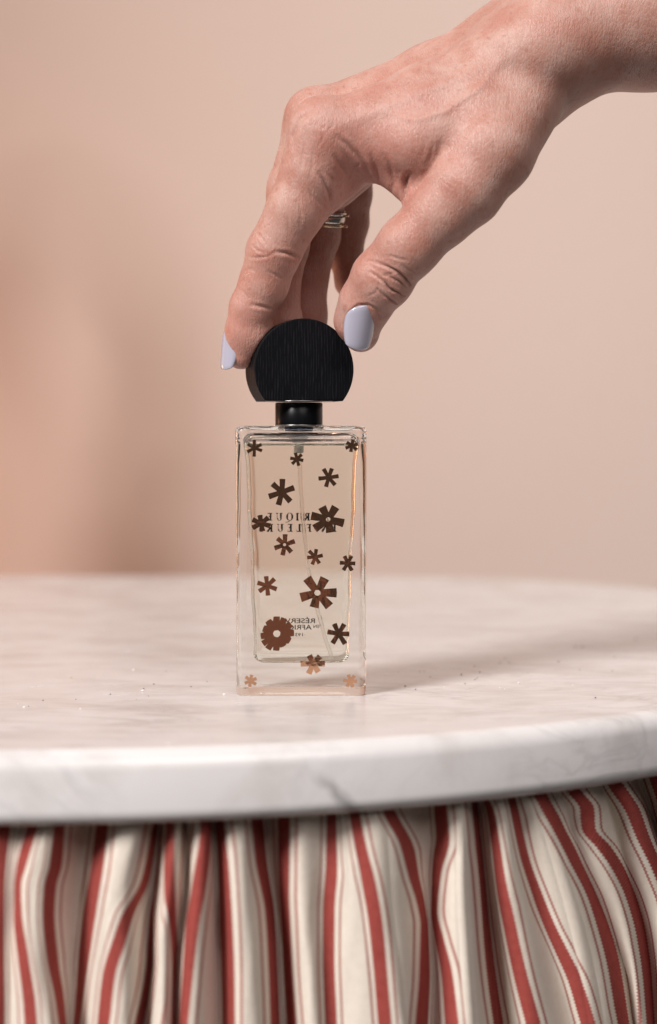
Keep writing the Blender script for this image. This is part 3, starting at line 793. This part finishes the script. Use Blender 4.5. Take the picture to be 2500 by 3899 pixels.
def grad(p, e=.25):
    g = np.stack([SDF(p + np.eye(3)[k] * e) - SDF(p - np.eye(3)[k] * e) for k in range(3)], 1).astype(float)
    return g / np.maximum(np.linalg.norm(g, axis=1, keepdims=True), 1e-6)
inner = HV[:, 0] < hi[0] - 4
HN = grad(HV)
for _ in range(2):
    dv = np.clip(SDF(HV), -.4, .4); HV[inner] -= (HN * dv[:, None])[inner]
# relax tiny voxel steps
for _ in range(2):
    su = np.zeros_like(HV); nn = np.zeros(len(HV))
    for a in range(4):
        i0, i1 = quads[:, a], quads[:, (a + 1) % 4]
        np.add.at(su, i0, HV[i1]); np.add.at(nn, i0, 1); np.add.at(su, i1, HV[i0]); np.add.at(nn, i1, 1)
    L = su / np.maximum(nn, 1)[:, None] - HV; HV += .5 * L
HN = grad(HV)

def trace_many(pts):                          # where the sight lines through photo pixels meet the skin
    o_ = np.array([CAMX, CAMY, CAMZ]); d = np.array([ray(x, y) for x, y in pts]); d /= np.linalg.norm(d, axis=1, keepdims=True)
    t = np.full(len(pts), 520.0)
    for _ in range(60):
        q = SDF(o_ + d * t[:, None]).astype(float); t += np.where(t < 760, q * .9, 0)
    return o_ + d * t[:, None], t < 760
def trace(px, py):
    q, k = trace_many([(px, py)]); return q[0], k[0]
def dense(pl, n=5):
    out_ = []
    for a, b in zip(pl[:-1], pl[1:]):
        for i in range(n): out_.append((a[0] + (b[0] - a[0]) * i / n, a[1] + (b[1] - a[1]) * i / n))
    return out_ + [pl[-1]]
def zz(ox, oy, k, pts): return [(ox + x * k, oy + y * k) for x, y in pts]
R1 = lambda *p: zz(1100, 300, .5195, p)
R2 = lambda *p: zz(800, 600, .5195, p)
R3 = lambda *p: zz(800, 300, .3896, p)
R5 = lambda *p: zz(1250, 950, .2597, p)
CREASE = [
    ([(1310, 470), (1500, 392), (1750, 292), (1930, 215)], -.38, 2.4), ([(1470, 430), (1590, 455), (1700, 420), (1830, 330), (1900, 240)], -.3, 1.3), ([(1330, 370), (1480, 310), (1640, 240), (1800, 160)], -.25, 2.0),
    ([(1317, 1285), (1312, 1258), (1316, 1222), (1334, 1188), (1362, 1163), (1400, 1160), (1436, 1178), (1451, 1212)], .42, .55),  # line, depth mm, half width mm
    (R5((700, 190), (850, 245), (1000, 320), (1100, 400), (1180, 470), (1205, 520)), .65, .55),
    (R5((600, 330), (720, 400), (830, 480), (900, 570), (960, 610), (1040, 640), (1110, 690)), .65, .5),
    (R5((720, 580), (800, 660), (900, 730), (1015, 800)), .5, .5),
    (R5((840, 370), (960, 430), (1060, 480), (1135, 560)), .4, .45),
    (R5((780, 390), (880, 360), (1000, 330)), .25, .4), (R5((500, 160), (650, 170), (760, 210)), .22, .45),
    (R5((730, 420), (740, 520), (720, 590)), .2, .35), (R5((560, 700), (660, 650), (720, 590)), .22, .4),
    (R5((900, 100), (1020, 130), (1160, 160)), .25, .45), (R5((1080, 230), (1180, 300), (1290, 340)), .22, .5),
    (R5((800, 100), (920, 95), (1030, 130)), .2, .4),
    (R2((265, 720), (330, 735), (420, 725), (480, 690)), .3, .5), (R2((300, 640), (360, 690), (430, 700)), .25, .45),
    (R2((480, 690), (560, 700), (650, 738)), .5, .7), (R2((330, 540), (370, 580), (420, 650)), .22, .5),
    (R2((300, 1080), (370, 1090), (443, 1110)), .4, .7), (R2((420, 830), (480, 860), (520, 890)), .2, .5), (R2((240, 830), (300, 815), (330, 835)), .2, .5),
    (R2((200, 960), (250, 990), (280, 1030)), .15, .4),
    (R1((305, 930), (300, 860), (260, 750), (225, 690)), .55, .8), (R1((430, 720), (380, 640), (330, 560)), .3, .8),
    (R1((600, 715), (560, 640), (500, 560), (410, 470), (350, 425)), .5, 1.0), (R1((520, 620), (480, 640), (440, 720)), .22, .7),
    (R1((835, 930), (850, 830), (855, 740), (880, 690)), .9, 1.0), (R1((880, 880), (960, 760), (1030, 660), (1090, 560), (1110, 480)), .55, 1.2),
    (R1((740, 860), (770, 760), (740, 650), (690, 560)), .4, 1.0), (R1((660, 760), (640, 660), (600, 560)), .35, .9),
    (R1((1000, 640), (1040, 560), (1060, 480)), .3, .8),
    (R3((1100, 480), (1100, 580), (1040, 690)), .18, .45), (R3((1220, 400), (1190, 470), (1140, 520)), .15, .4), (R3((1040, 420), (1090, 490), (1160, 440)), .15, .4),
    (R3((920, 650), (900, 800), (880, 900)), .18, .5), (R3((1000, 720), (1000, 850), (960, 1000)), .16, .5), (R3((800, 640), (805, 560), (870, 400), (960, 310)), .45, 1.6),
    (R3((700, 1200), (760, 1350), (770, 1500)), .16, .5), (R3((860, 1180), (890, 1320), (880, 1450)), .16, .55), (R3((960, 1080), (1000, 1150), (1100, 1250)), .2, .6),
    (R3((1180, 570), (1290, 700), (1390, 830)), .2, .7), (R3((1100, 880), (1200, 1000), (1180, 1150)), .25, .7),
]
TQ, TK = trace_many([q for c_ in CREASE for q in dense(c_[0], 4)]); tl = 0
for pl_, dep_, wd_ in CREASE:
    nq = len(dense(pl_, 4)); pts3 = TQ[tl:tl + nq][TK[tl:tl + nq]]; tl += nq
    if len(pts3) < 2: continue
    l0, l1 = pts3.min(0) - 4, pts3.max(0) + 4
    sel = np.where(((HV > l0) & (HV < l1)).all(1))[0]
    if not len(sel): continue
    best = np.full(len(sel), 1e9); par = np.zeros(len(sel)); n_ = len(pts3) - 1
    for i in range(n_):
        a, b = pts3[i], pts3[i + 1]; ba = b - a; l2 = ba @ ba
        if l2 < 1e-9 or l2 > 60: continue
        t = np.clip(((HV[sel] - a) @ ba) / l2, 0, 1); dd = np.linalg.norm(HV[sel] - a - t[:, None] * ba, axis=1)
        par = np.where(dd < best, (i + t) / n_, par); best = np.minimum(best, dd)
    taper = np.sin(np.clip(par, .04, .96) * math.pi) ** .5
    g = -np.exp(-(best / (.82 * wd_)) ** 2) + .28 * np.exp(-((best - 1.8 * wd_) / (1.0 * wd_)) ** 2)
    if dep_ < 0: g = -np.exp(-(best / wd_) ** 2)
    HV[sel] += HN[sel] * (1.5 * dep_ * g * taper)[:, None]
hand = obj('hand', HV, quads, M['skin'])
tag(hand, 'right hand and forearm gripping the black cap, lilac nail polish', 'hand')
fl = np.zeros(len(HV), f32)
for (x, y, d_, r_, a_) in [(916, 1340, 12, 16, .25), (1374, 1275, 9, 14, .4), (1040, 960, 4, 11, .22), (1452, 1062, -3, 13, .4), (1225, 480, -4, 14, .35), (1130, 1200, 30, 30, .8), (1420, 640, 0, 22, .5), (1560, 560, -12, 24, .4), (960, 1172, 9, 10, .1)]:
    fl += a_ * np.exp(-(np.linalg.norm(HV - P(x, y, d_), axis=1) / r_) ** 2).astype(f32)
at = hand.data.attributes.new('flush', 'FLOAT', 'POINT'); at.data.foreach_set('value', np.clip(fl, 0, 1).astype(f32))

# fine pale hairs on the back of the hand and index finger
hv_, hf_ = [], []
cand = np.where((HN[:, 2] > -.1) & (HV[:, 0] < 150) & (HN[:, 1] < .6) & (HV[:, 2] > 145))[0]
for i in rng.choice(cand, 900, replace=False):
    p_, n_ = HV[i], HN[i]
    fl_ = np.array([-.8, -.1, -.6]) + rng.normal(0, .25, 3); fl_ -= n_ * (fl_ @ n_); fl_ /= max(np.linalg.norm(fl_), 1e-6)
    l_ = rng.uniform(1.2, 3.0); sd = np.cross(fl_, n_) * .028; b_ = len(hv_)
    m1_ = p_ + fl_ * l_ * .5 + n_ * l_ * .28; m2_ = p_ + fl_ * l_ + n_ * l_ * .36
    hv_ += [p_ - sd, p_ + sd, m1_ + sd * .7, m1_ - sd * .7, m2_]; hf_ += [(b_, b_ + 1, b_ + 2, b_ + 3), (b_ + 3, b_ + 2, b_ + 4)]
hair = obj('hair', hv_, hf_, simple('pale_hair', (.72, .55, .40), .4), hand); tag(hair, 'fine pale hairs on the skin', kind='stuff')
# finger nails
def nail(name, base, tip, n, halfw, rc_, label, tipw=.8, lift=.35, curl=.6, basew=.8, arch=.3):
    base, tip, n = np.array(base), np.array(tip), np.array(n, float)
    ax = tip - base; L = np.linalg.norm(ax); ax /= L
    n -= ax * (n @ ax); n /= np.linalg.norm(n); b = np.cross(ax, n)
    NU, NV_ = 22, 26; V = []; F = []
    for side in (0, 1):
        for j in range(NV_ + 1):
            for i in range(NU + 1):
                s = -1 + 2 * i / NU; t = j / NV_
                t0 = arch * (1 - math.sqrt(1 - .97 * s * s)); t1 = 1 - .14 * (1 - math.sqrt(1 - .97 * s * s))
                tt_ = t0 + (t1 - t0) * t
                wm = basew + (1 - basew) * min(1, math.sin(min(tt_ / .45, 1) * math.pi / 2)); wm *= 1 - (1 - tipw) * max(0, (tt_ - .45) / .55) ** 1.8
                x = s * halfw * wm; th = x / rc_
                thick = (.0 if side else .55)
                edge = min(1.0, (1 - abs(s)) * 6, t * 10 + .15, (1 - t) * 10 + .2)
                r_ = rc_ + (lift * edge if side == 0 else -.5)
                q = base + ax * (tt_ * L) + n * (r_ * math.cos(th) - rc_ - curl * tt_ ** 2 * 1.2) + b * (r_ * math.sin(th))
                V.append(q)
    W = NU + 1; off = (NV_ + 1) * W
    for j in range(NV_):
        for i in range(NU):
            a = j * W + i
            F += [(a, a + 1, a + 1 + W, a + W), (off + a + W, off + a + 1 + W, off + a + 1, off + a)]
    bd = [i for i in range(W)] + [j * W + NU for j in range(1, NV_ + 1)] + [NV_ * W + i for i in range(NU - 1, -1, -1)] + [j * W for j in range(NV_ - 1, 0, -1)]
    for k in range(len(bd)): c, d = bd[k], bd[(k + 1) % len(bd)]; F.append((d, c, off + c, off + d))
    o = obj(name, V, F, M['nail'], hand); fix_normals(o); tag(o, label)
    return o
bq, _ = trace(1393, 1176); tq, _ = trace(1385, 1290)
nail('fingernail', P(1397, 1163, bq[1] - .3), P(1371, 1336, bq[1] + 2.6), (.48, -.85, .12), 7.1, 7.0, 'glossy lilac thumb nail', tipw=.62, curl=.5, basew=.93, arch=.36)
nail('fingernail', P(859, 1262, 9.2), P(846, 1407, 10.8), (-.84, -.54, .05), 5.9, 5.8, 'glossy lilac index finger nail seen from the side', tipw=.66, curl=.1, basew=.9, arch=.4)

# ring on the ring finger
ring = empty('ring', P(1224, 822, 44)); tag(ring, 'slim double banded metal ring with two prongs on the hand', 'ring')
def rplace(o): o.parent = ring; o.matrix_parent_inverse = Matrix.Translation(-ring.location); return o
rc0 = P(1224, 822, 44); axr = P(1205, 900, 46) - P(1226, 740, 42); axr /= np.linalg.norm(axr)
ur = np.cross(axr, np.array([0, 1.0, 0])); ur /= np.linalg.norm(ur); vr = np.cross(axr, ur)
if ur[0] < 0: ur, vr = -ur, -vr
def torus(c, R, r, flat=1.0):
    V = []; F = []; n, m = 64, 12
    for i in range(n):
        a = 2 * math.pi * i / n; rd = ur * math.cos(a) + vr * math.sin(a)
        for k in range(m): b = 2 * math.pi * k / m; V.append(c + rd * (R + r * math.cos(b)) + axr * (r * flat * math.sin(b)))
    for i in range(n):
        for k in range(m): F.append((i * m + k, ((i + 1) % n) * m + k, ((i + 1) % n) * m + (k + 1) % m, i * m + (k + 1) % m))
    return V, F
for off_, mt in ((-2.1, 'silver'), (2.1, 'gold')):
    v, f = torus(rc0 + axr * off_, 8.75, .42, 1.3); fix_normals(rplace(obj('band', v, f, M[mt])))
v, f = torus(rc0 + axr * 0.1, 8.55, .35, 3.6); fix_normals(rplace(obj('gallery', v, f, M['silver'])))
for off_ in (-2.0, 2.0):
    a0 = math.radians(24)
    rd = ur * math.cos(a0) - vr * math.sin(a0)
    if rd[1] > 0: rd = ur * math.cos(a0) + vr * math.sin(a0)
    p0 = rc0 + axr * off_ * .6 + rd * 8.0; p1 = rc0 + axr * off_ + rd * 10.6
    v, f = tube([p0, (p0 + p1) / 2, p1, p1 + rd * .25], [.55, .5, .48, .25], 10); fix_normals(rplace(obj('prong', v, f, M['gold'])))

# ------------------------------------------------------------------ crumbs on the marble
CR = [(1542, 2614, .9, 0), (1582, 2626, .7, 0), (1638, 2578, .6, 0), (1770, 2604, .6, 0), (1808, 2588, .6, 0), (1816, 2582, .5, 0), (1756, 2570, .8, 0), (1598, 2558, .7, 0), (1614, 2557, .5, 0), (1516, 2559, .6, 0),
      (1806, 2538, .7, 0), (1826, 2560, .8, 0), (1902, 2526, .8, 0), (1922, 2506, .7, 0), (1938, 2524, .7, 0), (2190, 2464, 1.1, 0), (2216, 2463, 1.2, 0), (2126, 2520, .8, 0), (2206, 2552, .7, 0), (2332, 2556, .6, 0),
      (2010, 2562, .5, 0), (2028, 2558, .5, 0), (2266, 2658, .8, 0), (2420, 2436, 1.0, 0), (2340, 2503, .8, 0), (1974, 2602, 1.0, 1), (1902, 2620, .6, 1), (1920, 2624, .5, 1), (2180, 2610, .5, 1),
      (420, 2645, .8, 0), (546, 2624, .9, 0), (544, 2632, 1.3, 1), (564, 2651, .5, 0), (518, 2665, .5, 0), (585, 2606, .7, 0), (727, 2615, .6, 0), (788, 2597, .6, 0), (288, 2664, .6, 0), (163, 2668, .7, 0), (306, 2700, .8, 1),
      (90, 2694, .9, 1), (67, 2683, .6, 1), (108, 2690, .6, 0), (852, 2646, 1.1, 1), (508, 2552, .9, 1), (632, 2557, .5, 0), (270, 2582, .9, 2), (410, 2645, .7, 1), (1690, 2616, .4, 1), (1788, 2622, .4, 0)]
cv_, cf_, cm_ = [], [], []
for x, y, s, k in CR:
    d = ray(x, y); t = -CAMZ / d[2]; c = np.array([CAMX, CAMY, CAMZ]) + d * t
    el = random.uniform(.35, .8); a = random.uniform(0, 3.14); b = len(cv_)
    for vx, vy, vz in ((1, 0, 0), (-1, 0, .1), (.1, .6, 0), (-.2, -.6, .05), (.1, 0, .7), (-.3, .1, -.2)):
        vx, vy = vx * random.uniform(.7, 1.3) * .62, vy * random.uniform(.7, 1.3) * el
        cv_.append((c[0] + s * (vx * math.cos(a) - vy * math.sin(a)), c[1] + s * (vx * math.sin(a) + vy * math.cos(a)), .14 * s + s * vz * .55))
    for f in ((0, 2, 4), (2, 1, 4), (1, 3, 4), (3, 0, 4), (2, 0, 5), (1, 2, 5), (3, 1, 5), (0, 3, 5)): cf_.append(tuple(b + i for i in f)); cm_.append(k)
crumbs = obj('crumbs', cv_, cf_, [simple('dark_crumb', (.09, .075, .06), .7), simple('pale_crumb', (.85, .83, .80), .35), simple('straw_crumb', (.55, .40, .18), .6)], smooth=False)
fix_normals(crumbs); crumbs.data.polygons.foreach_set('material_index', cm_)
tag(crumbs, 'tiny dark and pale crumbs scattered on the marble', 'crumbs', kind='stuff')

# ------------------------------------------------------------------ unseen drooping flower in a floor vase, shaped to cast the soft wall shadow
_k = np.array(key.location) / S - np.array([30.0, 50.0, 100.0]); _k /= np.linalg.norm(_k)
def W(px, py, t=420.0):
    q = P(px, py, WALLY); d = np.array(key.location) / S - q; return q + d / np.linalg.norm(d) * t
plant = empty('flower_vase', (W(650, 2190)[0], W(650, 2190)[1], -750)); tag(plant, 'unseen drooping flower in a tall floor vase at left, added to shade the wall', 'flower vase')
def pplace(o): o.parent = plant; o.matrix_parent_inverse = Matrix.Translation(-plant.location); return o
green = simple('dull_stem', (.10, .13, .05), .6); petal = simple('dry_petal', (.45, .16, .09), .7); clay = simple('clay', (.36, .17, .10), .8)
b0 = W(650, 2190)
v, f = lathe([(60, -750), (75, -700), (95, -500), (80, -200), (40, b0[2] - 120), (34, b0[2] - 60), (40, b0[2] - 30), (36, b0[2] - 30), (30, b0[2] - 60)], 40, (b0[0], b0[1]))
pplace(obj('vase', v, f, clay))
sp_ = np.array([W(x, y) for x, y in ((650, 2260), (655, 2000), (672, 1700), (690, 1400), (660, 1180), (560, 1010), (430, 915), (300, 875), (190, 920), (140, 1040), (140, 1140))])
tk = np.linspace(0, 1, len(sp_)); tn = np.linspace(0, 1, 80); sp2 = np.stack([pchip(tk, sp_[:, k], tn) for k in range(3)], 1)
v, f = tube(sp2, np.interp(tn, [0, .45, .6, 1], [12, 10, 6, 5]), 12); pplace(obj('stem', v, f, green))
def leaf(pts, wid, mat, name):
    pa = np.array([W(x, y) for x, y in pts]); tk = np.linspace(0, 1, len(pa)); tn = np.linspace(0, 1, 24)
    c_ = np.stack([pchip(tk, pa[:, k], tn) for k in range(3)], 1); V = []; F = []
    side = np.array([1.0, 0.25, 0])
    for i in range(24):
        w_ = wid * math.sin(math.pi * min(.04 + tn[i] * .96, 1)) ** .7
        for k in range(7): q = -1 + k / 3.0; V.append(c_[i] + side * (w_ * q) + np.array([0, -1, .1]) * (6 * (1 - q * q)))
    for i in range(23):
        for k in range(6): F.append((i * 7 + k, i * 7 + k + 1, i * 7 + 8 + k, i * 7 + 7 + k))
    o = pplace(obj(name, V, F, mat)); m_ = o.modifiers.new('t', 'SOLIDIFY'); m_.thickness = .0012
leaf([(640, 2230), (640, 2000), (690, 1700), (730, 1450), (735, 1260)], 22, green, 'leaf')
leaf([(690, 2240), (730, 2160), (790, 2060), (840, 1960)], 20, green, 'leaf')
leaf([(630, 2240), (590, 2150), (540, 2040), (480, 1960)], 15, green, 'leaf')
hc = W(150, 1230)
for k in range(7):
    a = 2 * math.pi * k / 7; V = []; F = []
    for i in range(9):
        u_ = i / 8; w_ = 13 * math.sin(math.pi * (.15 + .8 * u_)) 
        rr_ = 6 + 20 * u_ ** .8; zc_ = 26 - 52 * u_
        for j in range(5):
            b_ = a + (j - 2) / 2 * w_ / max(rr_, 9) ; V.append(hc + np.array([rr_ * math.cos(b_), rr_ * math.sin(b_), zc_]))
    for i in range(8):
        for j in range(4): F.append((i * 5 + j, i * 5 + j + 1, i * 5 + 6 + j, i * 5 + 5 + j))
    o = pplace(obj('petal', V, F, petal)); m_ = o.modifiers.new('t', 'SOLIDIFY'); m_.thickness = .001

# ------------------------------------------------------------------ linen drape added out of view so its edge dims the wall's left
def WL(px, t): 
    q = P(px, 1500, WALLY); d = np.array(key.location) / S - q; return q + d / np.linalg.norm(d) * t
ce = WL(110, 1700.0); cdir = np.array([-.78, .62])
cv_, cf_ = [], []; NC = 120
for i in range(NC + 1):
    w_ = i / NC * 700; off_ = 22 * math.sin(w_ * .055) + 8 * math.sin(w_ * .13 + 1)
    x_, y_ = ce[0] + cdir[0] * w_ + cdir[1] * off_, ce[1] + cdir[1] * w_ - cdir[0] * off_
    cv_ += [(x_, y_, -740), (x_, y_, 600), (x_, y_, 2250)]
for i in range(NC): cf_ += [(i * 3, i * 3 + 3, i * 3 + 4, i * 3 + 1), (i * 3 + 1, i * 3 + 4, i * 3 + 5, i * 3 + 2)]
cur = obj('added_curtain', cv_, cf_, simple('linen', (.62, .50, .40), .9)); m_ = cur.modifiers.new('t', 'SOLIDIFY'); m_.thickness = .002
tag(cur, 'plain linen drape added out of view to dim the left of the wall', 'added_curtain')
# low wooden bench added behind the camera to give the copper flowers brown reflections
bench = empty('added_bench', (-330, -1500, -750)); tag(bench, 'low brown wooden bench added out of view, mirrored in the flowers', 'bench')
wood2 = NT('brown_wood'); _n = wood2.noise(wood2.coord((6, .6, 6)), 12, 4, .6, .6)
wood2.link(wood2.mix(_n, (.060, .032, .026), (.085, .048, .040)), wood2.b.inputs['Base Color']); wood2.set(Roughness=.85, Specular_IOR_Level=.1)
def bbox(name, x0, x1, y0, y1, z0, z1):
    v = [(x, y, z) for x in (x0, x1) for y in (y0, y1) for z in (z0, z1)]
    o = obj(name, [(a + 330, b + 1500, c + 750) for a, b, c in v], [(0, 1, 3, 2), (4, 6, 7, 5), (0, 4, 5, 1), (2, 3, 7, 6), (0, 2, 6, 4), (1, 5, 7, 3)], wood2.m, bench, smooth=False)
    fix_normals(o); b_ = o.modifiers.new('b', 'BEVEL'); b_.width = .004; b_.segments = 2; return o
for k in range(4): bbox('plank', -660 + k * 168, -660 + k * 168 + 162, -2450, -760, -140, -105)
for x in (-640, -60):
    for y in (-2400, -840): bbox('leg', x, x + 50, y, y + 50, -750, -141)
